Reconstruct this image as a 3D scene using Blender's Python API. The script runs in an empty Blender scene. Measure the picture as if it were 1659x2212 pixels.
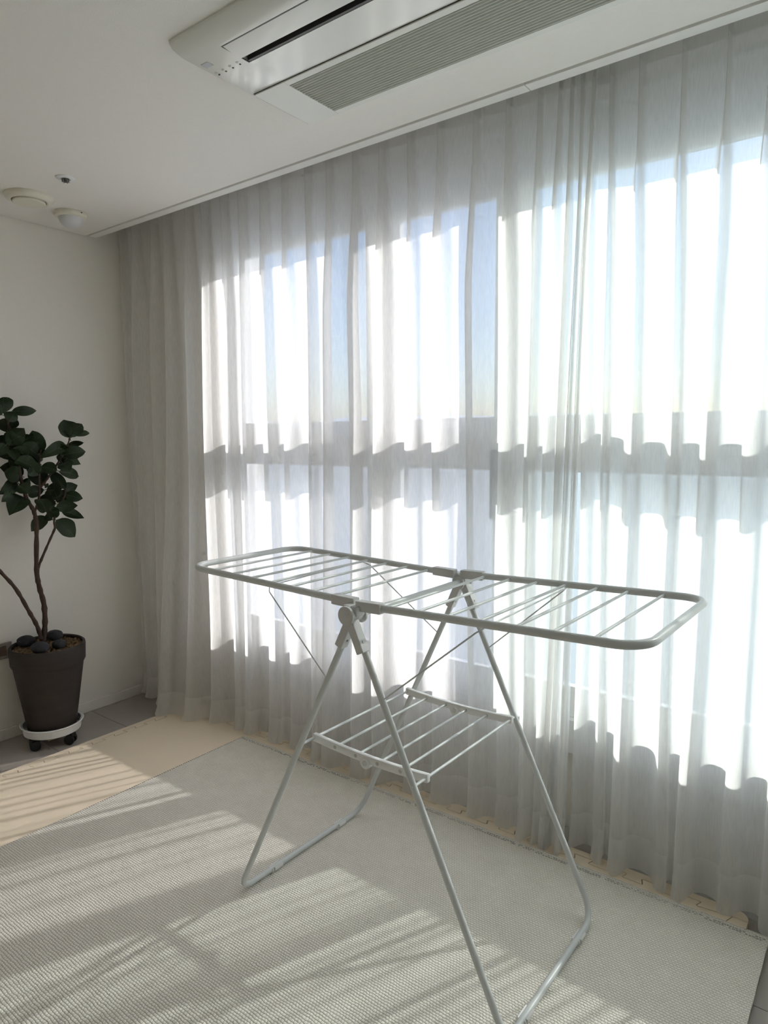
import bpy, bmesh, math, random
from mathutils import Vector, Matrix, noise

sc = bpy.context.scene
col = sc.collection
R = random.Random(7)

# ------------------------------------------------------------------ camera
F, CX, CY, CZ, YAW, PITCH, ROLL = 1463.54, 3.14059, -2.54506, 1.33969, 0.6514, 0.10831, -0.00595
fw = Vector((-math.sin(YAW) * math.cos(PITCH), math.cos(YAW) * math.cos(PITCH), -math.sin(PITCH)))
rt0 = Vector((math.cos(YAW), math.sin(YAW), 0.0))
up0 = rt0.cross(fw)
rt = rt0 * math.cos(ROLL) + up0 * math.sin(ROLL)
up = -rt0 * math.sin(ROLL) + up0 * math.cos(ROLL)
EYE = Vector((CX, CY, CZ))
cam_d = bpy.data.cameras.new('camera')
cam = bpy.data.objects.new('camera', cam_d)
col.objects.link(cam)
m = Matrix((rt, up, -fw)).transposed().to_4x4()
m.translation = EYE
cam.matrix_world = m
cam_d.sensor_fit = 'VERTICAL'
cam_d.sensor_height = 24.0
cam_d.lens = F / 2212.0 * 24.0
cam_d.clip_start = 0.02
cam_d.clip_end = 20000
sc.camera = cam


def ray(px):
    return (fw + rt * ((px[0] - 829.5) / F) - up * ((px[1] - 1106.0) / F))


def onx(px, x):
    d = ray(px)
    return EYE + d * ((x - EYE.x) / d.x)


# ------------------------------------------------------------------ world, sun, exposure
SUN_AZ, SUN_EL = math.radians(24.0), math.radians(33.1)
sun_vec = Vector((math.sin(SUN_AZ) * math.cos(SUN_EL), math.cos(SUN_AZ) * math.cos(SUN_EL), math.sin(SUN_EL)))
world = bpy.data.worlds.new('sky')
sc.world = world
world.use_nodes = True
wn = world.node_tree
wn.nodes.clear()
sky = wn.nodes.new('ShaderNodeTexSky')
sky.sky_type = 'NISHITA'
sky.sun_disc = False
sky.sun_elevation = SUN_EL
sky.sun_rotation = SUN_AZ
sky.air_density = 1.0
sky.dust_density = 1.4
sky.ozone_density = 2.0
bg = wn.nodes.new('ShaderNodeBackground')
bg.inputs['Strength'].default_value = 0.38
wo = wn.nodes.new('ShaderNodeOutputWorld')
wn.links.new(sky.outputs[0], bg.inputs[0])
wn.links.new(bg.outputs[0], wo.inputs[0])
sun_d = bpy.data.lights.new('sun', 'SUN')
sun_d.energy = 9.8
sun_d.angle = math.radians(0.9)
sun_d.color = (1.0, 0.96, 0.90)
sun = bpy.data.objects.new('sun', sun_d)
col.objects.link(sun)
sun.rotation_euler = (-sun_vec).to_track_quat('-Z', 'Y').to_euler()
sun.location = (5, 9, 8)
sc.view_settings.view_transform = 'Standard'
sc.view_settings.look = 'None'
sc.view_settings.gamma = 1.0
sc.view_settings.use_curve_mapping = False
sc.view_settings.exposure = -0.38
try:
    sc.cycles.max_bounces = 9
    sc.cycles.diffuse_bounces = 7
    sc.cycles.glossy_bounces = 2
    sc.cycles.transmission_bounces = 5
    sc.cycles.transparent_max_bounces = 14
    sc.cycles.use_adaptive_sampling = True
    sc.cycles.adaptive_threshold = 0.1
    sc.cycles.adaptive_min_samples = 12
    sc.cycles.use_denoising = True
    sc.cycles.sample_clamp_indirect = 6.0
    sc.cycles.caustics_reflective = False
    sc.cycles.caustics_refractive = False
except Exception:
    pass


# ------------------------------------------------------------------ materials
def nodes_of(name):
    mt = bpy.data.materials.new(name)
    mt.use_nodes = True
    nt = mt.node_tree
    return mt, nt, nt.nodes['Principled BSDF'], nt.nodes['Material Output']


def pmat(name, colr, rough=0.5, var=0.06, scale=40.0, bump=0.0, bscale=None, metal=0.0, spec=0.5, coat=0.0, stretch=None):
    mt, nt, b, out = nodes_of(name)
    b.inputs['Roughness'].default_value = rough
    b.inputs['Metallic'].default_value = metal
    b.inputs['Specular IOR Level'].default_value = spec
    if coat:
        b.inputs['Coat Weight'].default_value = coat
        b.inputs['Coat Roughness'].default_value = 0.08
    tc = nt.nodes.new('ShaderNodeTexCoord')
    mp = nt.nodes.new('ShaderNodeMapping')
    if stretch:
        mp.inputs['Scale'].default_value = stretch
    nt.links.new(tc.outputs['Object'], mp.inputs[0])
    nz = nt.nodes.new('ShaderNodeTexNoise')
    nz.inputs['Scale'].default_value = scale
    nz.inputs['Detail'].default_value = 4
    nt.links.new(mp.outputs[0], nz.inputs['Vector'])
    mx = nt.nodes.new('ShaderNodeMix')
    mx.data_type = 'RGBA'
    mx.inputs[6].default_value = tuple(c * (1 - var) for c in colr) + (1,)
    mx.inputs[7].default_value = tuple(min(1, c * (1 + var)) for c in colr) + (1,)
    nt.links.new(nz.outputs['Fac'], mx.inputs[0])
    nt.links.new(mx.outputs[2], b.inputs['Base Color'])
    if bump:
        n2 = nt.nodes.new('ShaderNodeTexNoise')
        n2.inputs['Scale'].default_value = bscale or scale * 4
        n2.inputs['Detail'].default_value = 3
        nt.links.new(mp.outputs[0], n2.inputs['Vector'])
        bp = nt.nodes.new('ShaderNodeBump')
        bp.inputs['Strength'].default_value = bump
        bp.inputs['Distance'].default_value = 0.002
        nt.links.new(n2.outputs['Fac'], bp.inputs['Height'])
        nt.links.new(bp.outputs[0], b.inputs['Normal'])
    return mt


M = {}
M['wall'] = pmat('wall_paper', (0.81, 0.785, 0.735), 0.75, 0.02, 60, 0.25, 420)
M['ceil'] = pmat('ceiling_paper', (0.80, 0.785, 0.75), 0.8, 0.02, 60, 0.3, 420)
M['trim'] = pmat('painted_trim', (0.80, 0.795, 0.77), 0.45, 0.02, 30)
M['pvc'] = pmat('white_window_frame', (0.82, 0.83, 0.83), 0.35, 0.02, 20)
M['tile'] = pmat('grey_floor_tile', (0.40, 0.365, 0.335), 0.42, 0.10, 9, 0.05, 160)
M['grout'] = pmat('tile_grout', (0.30, 0.28, 0.26), 0.9, 0.08, 80)
M['foam'] = pmat('beige_foam', (0.90, 0.775, 0.61), 0.55, 0.035, 6, 0.35, 900)
M['acw'] = pmat('gloss_white_plastic', (0.80, 0.81, 0.78), 0.16, 0.01, 10, spec=0.6, coat=0.4)
M['acm'] = pmat('satin_white_plastic', (0.72, 0.73, 0.69), 0.38, 0.015, 10)
M['dark'] = pmat('dark_inside', (0.02, 0.02, 0.02), 0.6, 0.2, 30)
M['slotg'] = pmat('dark_grey_plastic', (0.09, 0.09, 0.085), 0.4, 0.1, 30)
M['lens'] = pmat('grey_sensor_lens', (0.36, 0.38, 0.40), 0.2, 0.05, 30)
M['print'] = pmat('pale_grey_print', (0.52, 0.53, 0.52), 0.5, 0.02, 30)
M['rackw'] = pmat('white_powder_coat', (0.62, 0.645, 0.65), 0.34, 0.03, 60, 0.06, 500)
M['rackp'] = pmat('white_moulded_plastic', (0.62, 0.62, 0.62), 0.42, 0.02, 40)
M['shelfp'] = pmat('bright_white_plastic', (0.82, 0.82, 0.82), 0.4, 0.02, 40)
M['chrome'] = pmat('steel_screw', (0.35, 0.35, 0.35), 0.3, 0.1, 60, metal=1.0)
M['cream'] = pmat('cream_plastic', (0.74, 0.71, 0.60), 0.4, 0.02, 20)
M['dome'] = pmat('milky_dome', (0.62, 0.62, 0.64), 0.3, 0.03, 60)
M['white'] = pmat('white_enamel', (0.80, 0.81, 0.82), 0.35, 0.02, 30)
M['pot'] = pmat('charcoal_clay', (0.040, 0.032, 0.028), 0.8, 0.30, 9, 0.35, 60, stretch=(1, 1, 3.5))
M['soil'] = pmat('bark_chip', (0.20, 0.13, 0.07), 0.9, 0.45, 90, 0.8, 150)
M['stone'] = pmat('black_pumice', (0.035, 0.036, 0.042), 0.85, 0.3, 60, 0.8, 160)
M['bark'] = pmat('brown_bark', (0.065, 0.038, 0.029), 0.85, 0.4, 90, 0.8, 160)
M['leaf'] = pmat('dark_green_leaf', (0.017, 0.032, 0.012), 0.5, 0.35, 24, 0.25, 90, spec=0.3)
M['rib'] = pmat('leaf_midrib', (0.045, 0.06, 0.025), 0.5, 0.1, 40)
M['rubber'] = pmat('black_rubber', (0.012, 0.013, 0.015), 0.45, 0.1, 40)
M['wood'] = pmat('pale_wood', (0.45, 0.33, 0.20), 0.6, 0.12, 30, stretch=(1, 8, 1))
M['plate'] = pmat('grey_outlet_plastic', (0.30, 0.27, 0.255), 0.4, 0.05, 30)
M['plate2'] = pmat('brown_socket', (0.16, 0.11, 0.09), 0.5, 0.05, 30)
M['handle'] = pmat('charcoal_handle', (0.055, 0.05, 0.05), 0.45, 0.05, 30)
M['stitch'] = pmat('dark_thread', (0.25, 0.235, 0.215), 0.9, 0.2, 200)
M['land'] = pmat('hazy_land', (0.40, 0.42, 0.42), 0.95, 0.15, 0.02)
M['ridge'] = pmat('hazy_ridge', (0.74, 0.79, 0.84), 0.95, 0.03, 0.004)  # pale blue colour stands in for distance haze
M['concrete'] = pmat('pale_facade', (0.62, 0.61, 0.60), 0.9, 0.04, 0.3)


def rug_mat():
    mt, nt, b, out = nodes_of('woven_rug')
    b.inputs['Roughness'].default_value = 0.95
    b.inputs['Specular IOR Level'].default_value = 0.15
    tc = nt.nodes.new('ShaderNodeTexCoord')
    sx = nt.nodes.new('ShaderNodeSeparateXYZ')
    dn = nt.nodes.new('ShaderNodeTexNoise')
    dn.inputs['Scale'].default_value = 55
    dn.inputs['Detail'].default_value = 2
    nt.links.new(tc.outputs['Object'], dn.inputs['Vector'])
    va = nt.nodes.new('ShaderNodeMix')
    va.data_type = 'VECTOR'
    va.inputs[0].default_value = 0.0065
    nt.links.new(tc.outputs['Object'], va.inputs[4])
    nt.links.new(dn.outputs['Color'], va.inputs[5])
    nt.links.new(va.outputs[1], sx.inputs[0])

    def mth(op, a, bb=None, c=None):
        n = nt.nodes.new('ShaderNodeMath')
        n.operation = op
        for i, q in enumerate((a, bb, c)):
            if q is None:
                continue
            if isinstance(q, (int, float)):
                n.inputs[i].default_value = q
            else:
                nt.links.new(q, n.inputs[i])
        return n.outputs[0]
    # rows along x (7.4 mm apart), knots along each row (8.8 mm), every other row shifted
    rowf = mth('MULTIPLY', sx.outputs['Y'], 1 / 0.0074)
    row = mth('FLOOR', rowf)
    par = mth('MULTIPLY', mth('MODULO', row, 2.0), 0.5)
    kf = mth('ADD', mth('MULTIPLY', sx.outputs['X'], 1 / 0.0088), par)
    a = mth('ABSOLUTE', mth('SINE', mth('MULTIPLY', rowf, math.pi)))
    k = mth('ABSOLUTE', mth('SINE', mth('MULTIPLY', kf, math.pi)))
    hgt = mth('MULTIPLY', mth('POWER', a, 0.6), mth('ADD', mth('MULTIPLY', mth('POWER', k, 0.7), 0.75), 0.25))
    bp = nt.nodes.new('ShaderNodeBump')
    bp.inputs['Strength'].default_value = 0.7
    bp.inputs['Distance'].default_value = 0.0026
    nt.links.new(hgt, bp.inputs['Height'])
    nt.links.new(bp.outputs[0], b.inputs['Normal'])
    n2 = nt.nodes.new('ShaderNodeTexNoise')
    n2.inputs['Scale'].default_value = 14
    n2.inputs['Detail'].default_value = 8
    n2.inputs['Roughness'].default_value = 0.75
    nt.links.new(tc.outputs['Object'], n2.inputs['Vector'])
    cr = nt.nodes.new('ShaderNodeValToRGB')
    cr.color_ramp.elements[0].position = 0.3
    cr.color_ramp.elements[0].color = (0.80, 0.765, 0.69, 1)
    cr.color_ramp.elements[1].position = 0.7
    cr.color_ramp.elements[1].color = (0.90, 0.865, 0.79, 1)
    nt.links.new(n2.outputs['Fac'], cr.inputs[0])
    mx = nt.nodes.new('ShaderNodeMix')
    mx.data_type = 'RGBA'
    mx.blend_type = 'MIX'
    mx.inputs[6].default_value = (0.38, 0.355, 0.31, 1)       # colour darkened in the pits between the knots
    nt.links.new(mth('MINIMUM', mth('ADD', mth('MULTIPLY', hgt, 1.5), 0.12), 1.0), mx.inputs[0])
    nt.links.new(cr.outputs[0], mx.inputs[7])
    nt.links.new(mx.outputs[2], b.inputs['Base Color'])
    return mt


def sheer_mat(name, tau, trans, diff, colr=(0.92, 0.915, 0.90)):
    # woven voile: light passes straight between the threads by exp(-tau / cos(angle to the cloth)); the rest is scattered
    mt = bpy.data.materials.new(name)
    mt.use_nodes = True
    nt = mt.node_tree
    nt.nodes.clear()
    out = nt.nodes.new('ShaderNodeOutputMaterial')
    tp = nt.nodes.new('ShaderNodeBsdfTransparent')
    tl = nt.nodes.new('ShaderNodeBsdfTranslucent')
    df = nt.nodes.new('ShaderNodeBsdfDiffuse')
    tl.inputs[0].default_value = colr + (1,)
    df.inputs[0].default_value = colr + (1,)

    def mth(op, a, bb=None):
        n = nt.nodes.new('ShaderNodeMath')
        n.operation = op
        for i, q in enumerate((a, bb)):
            if q is None:
                continue
            if isinstance(q, (int, float)):
                n.inputs[i].default_value = q
            else:
                nt.links.new(q, n.inputs[i])
        return n.outputs[0]
    ge = nt.nodes.new('ShaderNodeNewGeometry')
    dt = nt.nodes.new('ShaderNodeVectorMath')
    dt.operation = 'DOT_PRODUCT'
    nt.links.new(ge.outputs['Normal'], dt.inputs[0])
    nt.links.new(ge.outputs['Incoming'], dt.inputs[1])
    cs = mth('MAXIMUM', mth('ABSOLUTE', dt.outputs['Value']), 0.06)
    tc = nt.nodes.new('ShaderNodeTexCoord')
    mp = nt.nodes.new('ShaderNodeMapping')
    mp.inputs['Scale'].default_value = (260, 260, 30)
    nz = nt.nodes.new('ShaderNodeTexNoise')
    nz.inputs['Scale'].default_value = 1.0
    nz.inputs['Detail'].default_value = 0.0
    nt.links.new(tc.outputs['Object'], mp.inputs[0])
    nt.links.new(mp.outputs[0], nz.inputs['Vector'])
    ta = mth('MULTIPLY', mth('ADD', mth('MULTIPLY', nz.outputs['Fac'], 0.3), 0.85), -tau)
    op = mth('EXPONENT', mth('DIVIDE', ta, cs))
    m1 = nt.nodes.new('ShaderNodeMixShader')
    m1.inputs[0].default_value = diff / (trans + diff)
    nt.links.new(tl.outputs[0], m1.inputs[1])
    nt.links.new(df.outputs[0], m1.inputs[2])
    m2 = nt.nodes.new('ShaderNodeMixShader')
    nt.links.new(op, m2.inputs[0])
    nt.links.new(m1.outputs[0], m2.inputs[1])
    nt.links.new(tp.outputs[0], m2.inputs[2])
    nt.links.new(m2.outputs[0], out.inputs[0])
    return mt


def glass_mat(name, tint):
    mt = bpy.data.materials.new(name)
    mt.use_nodes = True
    nt = mt.node_tree
    nt.nodes.clear()
    out = nt.nodes.new('ShaderNodeOutputMaterial')
    tp = nt.nodes.new('ShaderNodeBsdfTransparent')
    gl = nt.nodes.new('ShaderNodeBsdfGlossy')
    gl.inputs['Roughness'].default_value = 0.02
    nz = nt.nodes.new('ShaderNodeTexNoise')
    nz.inputs['Scale'].default_value = 0.8
    mx = nt.nodes.new('ShaderNodeMix')
    mx.data_type = 'RGBA'
    mx.inputs[6].default_value = tuple(tint) + (1,)
    mx.inputs[7].default_value = tuple(min(1, c * 1.02) for c in tint) + (1,)
    nt.links.new(nz.outputs['Fac'], mx.inputs[0])
    nt.links.new(mx.outputs[2], tp.inputs[0])
    ms = nt.nodes.new('ShaderNodeMixShader')
    ms.inputs[0].default_value = 0.06
    nt.links.new(tp.outputs[0], ms.inputs[1])
    nt.links.new(gl.outputs[0], ms.inputs[2])
    nt.links.new(ms.outputs[0], out.inputs[0])
    return mt


M['rug'] = rug_mat()
M['sheer'] = sheer_mat('sheer_voile', 1.08, 0.74, 0.26)
M['sheer2'] = sheer_mat('sheer_hem', 1.6, 0.68, 0.32)
M['tape'] = sheer_mat('heading_tape', 1.8, 0.3, 0.7, (0.80, 0.79, 0.77))
M['glass'] = glass_mat('clear_glass', (0.93, 0.935, 0.955))
M['glassg'] = glass_mat('green_tinted_glass', (0.91, 0.955, 0.95))


# ------------------------------------------------------------------ mesh helpers
class MB:
    def __init__(self):
        self.v, self.f = [], []

    def add(self, vs, fs):
        o = len(self.v)
        self.v += [tuple(p) for p in vs]
        self.f += [tuple(i + o for i in q) for q in fs]
        return self

    def box(self, x0, x1, y0, y1, z0, z1):
        return self.add([(x0, y0, z0), (x1, y0, z0), (x1, y1, z0), (x0, y1, z0), (x0, y0, z1), (x1, y0, z1), (x1, y1, z1), (x0, y1, z1)],
                        [(3, 2, 1, 0), (4, 5, 6, 7), (0, 1, 5, 4), (1, 2, 6, 5), (2, 3, 7, 6), (3, 0, 4, 7)])

    def obox(self, c, ax, ay, az, lx, ly, lz):
        ax, ay, az = Vector(ax).normalized(), Vector(ay).normalized(), Vector(az).normalized()
        c = Vector(c)
        vs = []
        for k in (-1, 1):
            for i, j in ((-1, -1), (1, -1), (1, 1), (-1, 1)):
                vs.append(c + ax * (i * lx / 2) + ay * (j * ly / 2) + az * (k * lz / 2))
        return self.add(vs, [(3, 2, 1, 0), (4, 5, 6, 7), (0, 1, 5, 4), (1, 2, 6, 5), (2, 3, 7, 6), (3, 0, 4, 7)])

    def tube(self, pts, r, n=12, caps=True):
        pts = [Vector(p) for p in pts]
        if not isinstance(r, (list, tuple)):
            r = [r] * len(pts)
        t0 = (pts[1] - pts[0]).normalized()
        u = t0.orthogonal().normalized()
        vs, fs = [], []
        for i, p in enumerate(pts):
            a = pts[max(i - 1, 0)]
            b = pts[min(i + 1, len(pts) - 1)]
            t = (b - a).normalized()
            u = (u - t * u.dot(t)).normalized()
            w = t.cross(u)
            for k in range(n):
                an = 2 * math.pi * k / n
                vs.append(p + (u * math.cos(an) + w * math.sin(an)) * r[i])
        for i in range(len(pts) - 1):
            for k in range(n):
                k2 = (k + 1) % n
                fs.append((i * n + k, i * n + k2, (i + 1) * n + k2, (i + 1) * n + k))
        if caps:
            fs.append(tuple(range(n - 1, -1, -1)))
            fs.append(tuple((len(pts) - 1) * n + k for k in range(n)))
        return self.add(vs, fs)

    def lathe(self, prof, n=40, c=(0, 0, 0)):
        vs, fs = [], []
        for r, z in prof:
            for k in range(n):
                a = 2 * math.pi * k / n
                vs.append((c[0] + r * math.cos(a), c[1] + r * math.sin(a), c[2] + z))
        for i in range(len(prof) - 1):
            for k in range(n):
                k2 = (k + 1) % n
                fs.append((i * n + k, i * n + k2, (i + 1) * n + k2, (i + 1) * n + k))
        fs.append(tuple(range(n - 1, -1, -1)))
        fs.append(tuple((len(prof) - 1) * n + k for k in range(n)))
        return self.add(vs, fs)

    def cyl(self, a, b, r, n=24):
        return self.tube([a, b], r, n)

    def prism(self, poly, z0, z1):
        n = len(poly)
        vs = [(p[0], p[1], z0) for p in poly] + [(p[0], p[1], z1) for p in poly]
        fs = [tuple(range(n - 1, -1, -1)), tuple(range(n, 2 * n))]
        fs += [(i, (i + 1) % n, n + (i + 1) % n, n + i) for i in range(n)]
        return self.add(vs, fs)

    def build(self, name, mat, parent=None, smooth=None, bevel=0.0, bseg=2, origin=None, uprightfix=True):
        me = bpy.data.meshes.new(name)
        vs = self.v
        if origin is not None:
            vs = [(p[0] - origin[0], p[1] - origin[1], p[2] - origin[2]) for p in vs]
        me.from_pydata(vs, [], self.f)
        bm = bmesh.new()
        bm.from_mesh(me)
        bmesh.ops.recalc_face_normals(bm, faces=bm.faces)
        if bevel:
            eds = [e for e in bm.edges if len(e.link_faces) == 2 and e.calc_face_angle(0) > 0.6]
            bmesh.ops.bevel(bm, geom=eds, offset=bevel, segments=bseg, affect='EDGES', profile=0.5)
        bm.to_mesh(me)
        bm.free()
        me.materials.append(M[mat])
        if smooth is not None:
            for p in me.polygons:
                p.use_smooth = True
            try:
                me.set_sharp_from_angle(angle=math.radians(smooth))
            except Exception:
                pass
        o = bpy.data.objects.new(name, me)
        col.objects.link(o)
        if origin is not None and parent is None:
            o.location = origin
        if parent is not None:
            o.parent = parent
        return o


def tag(o, label=None, cat=None, group=None, kind=None):
    if label:
        o['label'] = label
    if cat:
        o['category'] = cat
    if group:
        o['group'] = group
    if kind:
        o['kind'] = kind
    return o


def empty(name, loc=(0, 0, 0), rz=0.0):
    o = bpy.data.objects.new(name, None)
    col.objects.link(o)
    o.location = loc
    o.rotation_euler = (0, 0, rz)
    o.empty_display_size = 0.05
    return o


def fillet(pts, r, n=8):
    pts = [Vector(p) for p in pts]
    out = [pts[0]]
    for i in range(1, len(pts) - 1):
        p = pts[i]
        a = (pts[i - 1] - p).normalized()
        b = (pts[i + 1] - p).normalized()
        ang = a.angle(b)
        rr = r[i - 1] if isinstance(r, (list, tuple)) else r
        d = rr / math.tan(ang / 2)
        s, e = p + a * d, p + b * d
        ctr = p + (a + b).normalized() * (rr / math.sin(ang / 2))
        va, vb = s - ctr, e - ctr
        om = va.angle(vb)
        for k in range(n + 1):
            t = k / n
            out.append(ctr + va * (math.sin((1 - t) * om) / math.sin(om)) + vb * (math.sin(t * om) / math.sin(om)))
    out.append(pts[-1])
    return out


def spline(pts, n=6):
    pts = [Vector(p) for p in pts]
    out = []
    for i in range(len(pts) - 1):
        p0, p1, p2, p3 = pts[max(i - 1, 0)], pts[i], pts[i + 1], pts[min(i + 2, len(pts) - 1)]
        for k in range(n):
            t = k / n
            out.append(0.5 * ((2 * p1) + (p2 - p0) * t + (2 * p0 - 5 * p1 + 4 * p2 - p3) * t * t + (3 * p1 - p0 - 3 * p2 + p3) * t ** 3))
    out.append(pts[-1])
    return out


# ------------------------------------------------------------------ room shell
H = 2.30            # ceiling
YC = -0.70          # edge of the curtain pocket
YW = -0.405         # room face of the window wall
XR, YB = 4.45, -4.2
fl = tag(MB().box(-0.2, XR + 0.1, YB - 0.1, -0.1, -0.12, -0.006).build('floor', 'grout'), 'grey tiled floor of the room', 'floor', kind='structure')
TY, TX = 0.3185, 0.637
ys = [-0.5330 + TY - TY * k for k in range(0, 15)]
tile_me = {}
for j in range(len(ys)):
    y1 = ys[j] - 0.001
    y0 = ys[j] - TY + 0.001
    y1 = min(y1, YW)
    if y0 > YW - 0.02 or y0 < YB:
        continue
    x = -0.02 - (TX / 2 if j % 2 else 0.0) * 0
    while x < XR:
        xa, xb = max(x + 0.001, 0.001), min(x + TX - 0.001, XR)
        key = (round(xb - xa, 4), round(y1 - y0, 4))
        if key not in tile_me:
            o = MB().box(0, key[0], 0, key[1], -0.010, 0.0).build('floor_tile', 'tile', fl, bevel=0.0006, bseg=1)
            tile_me[key] = o.data
        else:
            o = bpy.data.objects.new('floor_tile', tile_me[key])
            col.objects.link(o)
            o.parent = fl
        o.location = (xa, y0, 0)
        x += TX

# far wall with the plant (the picture's left), window wall, unseen walls
tag(MB().box(-0.15, 0.0, YB, 0.0, -0.05, 2.6).build('wall_left', 'wall'), 'plain off-white papered wall behind the potted plant', 'wall', kind='structure')
tag(MB().box(0.0, 0.011, YB, YW, 0.0, 0.05).build('baseboard_left', 'wall', bevel=0.002), 'low off-white baseboard along the wall behind the plant', 'baseboard', kind='structure')
WX0, WX1, WZ0, WZ1 = 0.575, 4.2, 0.275, 2.36
ww = MB()
ww.box(-0.15, WX0, YW, -0.17, 0, 2.6)
ww.box(WX1, XR + 0.1, YW, -0.17, 0, 2.6)
ww.box(WX0, WX1, YW, -0.17, 0, WZ0)
ww.box(WX0, WX1, YW, -0.17, WZ1, 2.6)
tag(ww.build('wall_front', 'wall'), 'off-white wall around the wide window behind the sheer curtains', 'wall', kind='structure')
tag(MB().box(XR, XR + 0.15, YB, 0.0, -0.05, 2.6).build('wall_right', 'wall'), 'off-white wall at the other end of the window', 'wall', kind='structure')
tag(MB().box(-0.15, XR + 0.15, YB - 0.15, YB, -0.05, 2.6).build('wall_back', 'wall'), 'off-white wall across the room from the window', 'wall', kind='structure')
ce = MB()
ce.box(0.006, XR, YB, -0.752, H, H + 0.06)
ce.box(-0.1, XR + 0.1, YB - 0.1, YC - 0.005, H + 0.012, H + 0.17)
tag(ce.build('ceiling', 'ceil'), 'off-white papered ceiling ending in a pocket for the curtains', 'ceiling', kind='structure')
tag(MB().box(-0.1, XR + 0.1, YC - 0.02, -0.1, 2.46, 2.52).build('ceiling_pocket', 'ceil'), 'recessed top of the curtain pocket above the window', 'ceiling', kind='structure')
t1 = MB().box(0.012, 2.256, -0.740, YC, H - 0.001, H + 0.17)
tag(t1.build('trim_1', 'trim', bevel=0.0015), 'long white trim board along the ceiling edge from the corner', 'trim', kind='structure')
t2 = MB().box(2.258, XR, -0.740, YC, H - 0.001, H + 0.17)
tag(t2.build('trim_2', 'trim', bevel=0.0015), 'white trim board continuing past the joint along the ceiling edge', 'trim', kind='structure')

# ------------------------------------------------------------------ window
win = tag(empty('window_1', (WX0, YW, WZ0)), 'wide white framed window of several tall panes behind the curtains', 'window', kind='structure')


def wpart(name, mat, *b, bevel=0.003):
    return MB().box(*b).build(name, mat, win, bevel=bevel, origin=(WX0, YW, WZ0)) if bevel else MB().box(*b).build(name, mat, win, origin=(WX0, YW, WZ0))


GB, RB, RTp, GT = 0.503, 1.225, 1.412, 2.150   # glass bottom, rail bottom, rail top, glass top
wpart('frame_sill', 'pvc', WX0, WX1, YW - 0.02, -0.28, WZ0, WZ0 + 0.12)
wpart('frame_head', 'pvc', WX0, WX1, YW - 0.005, -0.28, 2.27, WZ1)
wpart('frame_head_bead', 'pvc', WX0, WX1, YW - 0.012, -0.40, 2.345, 2.36, bevel=0.002)
wpart('frame_jamb', 'pvc', WX0, WX0 + 0.05, YW - 0.005, -0.28, WZ0 + 0.12, 2.27)
wpart('frame_jamb', 'pvc', WX1 - 0.05, WX1, YW - 0.005, -0.28, WZ0 + 0.12, 2.27)
# sashes: (glass x0, glass x1, glass material), stiles fill between
gl = [(0.675, 1.425, 'glass'), (1.590, 1.995, 'glass'), (2.130, 3.25, 'glassg'), (3.40, 4.10, 'glassg')]
st = [(WX0 + 0.05, 0.675)] + [(gl[i][1], gl[i + 1][0]) for i in range(3)] + [(4.10, WX1 - 0.05)]
for a, b in st:
    wpart('sash_stile', 'pvc', a, b, YW, -0.375, WZ0 + 0.12, 2.27)
for a, b, g in gl:
    wpart('sash_bottom_rail', 'pvc', a, b, YW, -0.375, WZ0 + 0.12, GB)
    wpart('sash_middle_rail', 'pvc', a, b, YW, -0.375, RB, RTp)
    wpart('sash_top_rail', 'pvc', a, b, YW, -0.375, GT, 2.27)
    wpart('pane', g, a, b, -0.392, -0.388, GB, RB, bevel=0)
    wpart('pane', g, a, b, -0.392, -0.388, RTp, GT, bevel=0)
hb = MB()
hb.obox((2.008, -0.425, 1.175), (1, 0, 0), (0, 1, 0), (0, 0, 1), 0.026, 0.022, 0.245)
hd = hb.build('handle', 'handle', win, bevel=0.008, bseg=3, origin=(WX0, YW, WZ0), smooth=40)
hd['label'] = 'dark grey window pull handle'
wpart('handle_mount', 'handle', 2.000, 2.016, -0.414, YW, 1.08, 1.10, bevel=0.001)
wpart('handle_mount', 'handle', 2.000, 2.016, -0.414, YW, 1.25, 1.27, bevel=0.001)

# ------------------------------------------------------------------ outside: land, far ridge, a few far blocks (haze is put into the land and ridge colours)
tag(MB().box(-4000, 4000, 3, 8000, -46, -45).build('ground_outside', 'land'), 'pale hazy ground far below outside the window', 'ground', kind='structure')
rd = MB()
nseg = 90
vs = []
for i in range(nseg + 1):
    a = -1.25 + 2.5 * i / nseg
    rr = 3200
    hh = 95 + 60 * noise.noise((a * 3.1, 0.3, 0)) + 25 * noise.noise((a * 11, 2.1, 0))
    for q, zz in ((0, -45), (0, hh * 0.6), (260, hh), (900, -45)):
        vs.append((math.sin(a) * (rr + q), math.cos(a) * (rr + q), zz))
fs = []
for i in range(nseg):
    for k in range(3):
        fs.append((i * 4 + k, i * 4 + k + 1, i * 4 + 5 + k, i * 4 + 4 + k))
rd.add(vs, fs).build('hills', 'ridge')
tag(bpy.data.objects['hills'], 'pale blue hazy hills on the horizon outside', 'hills', kind='structure')

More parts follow.
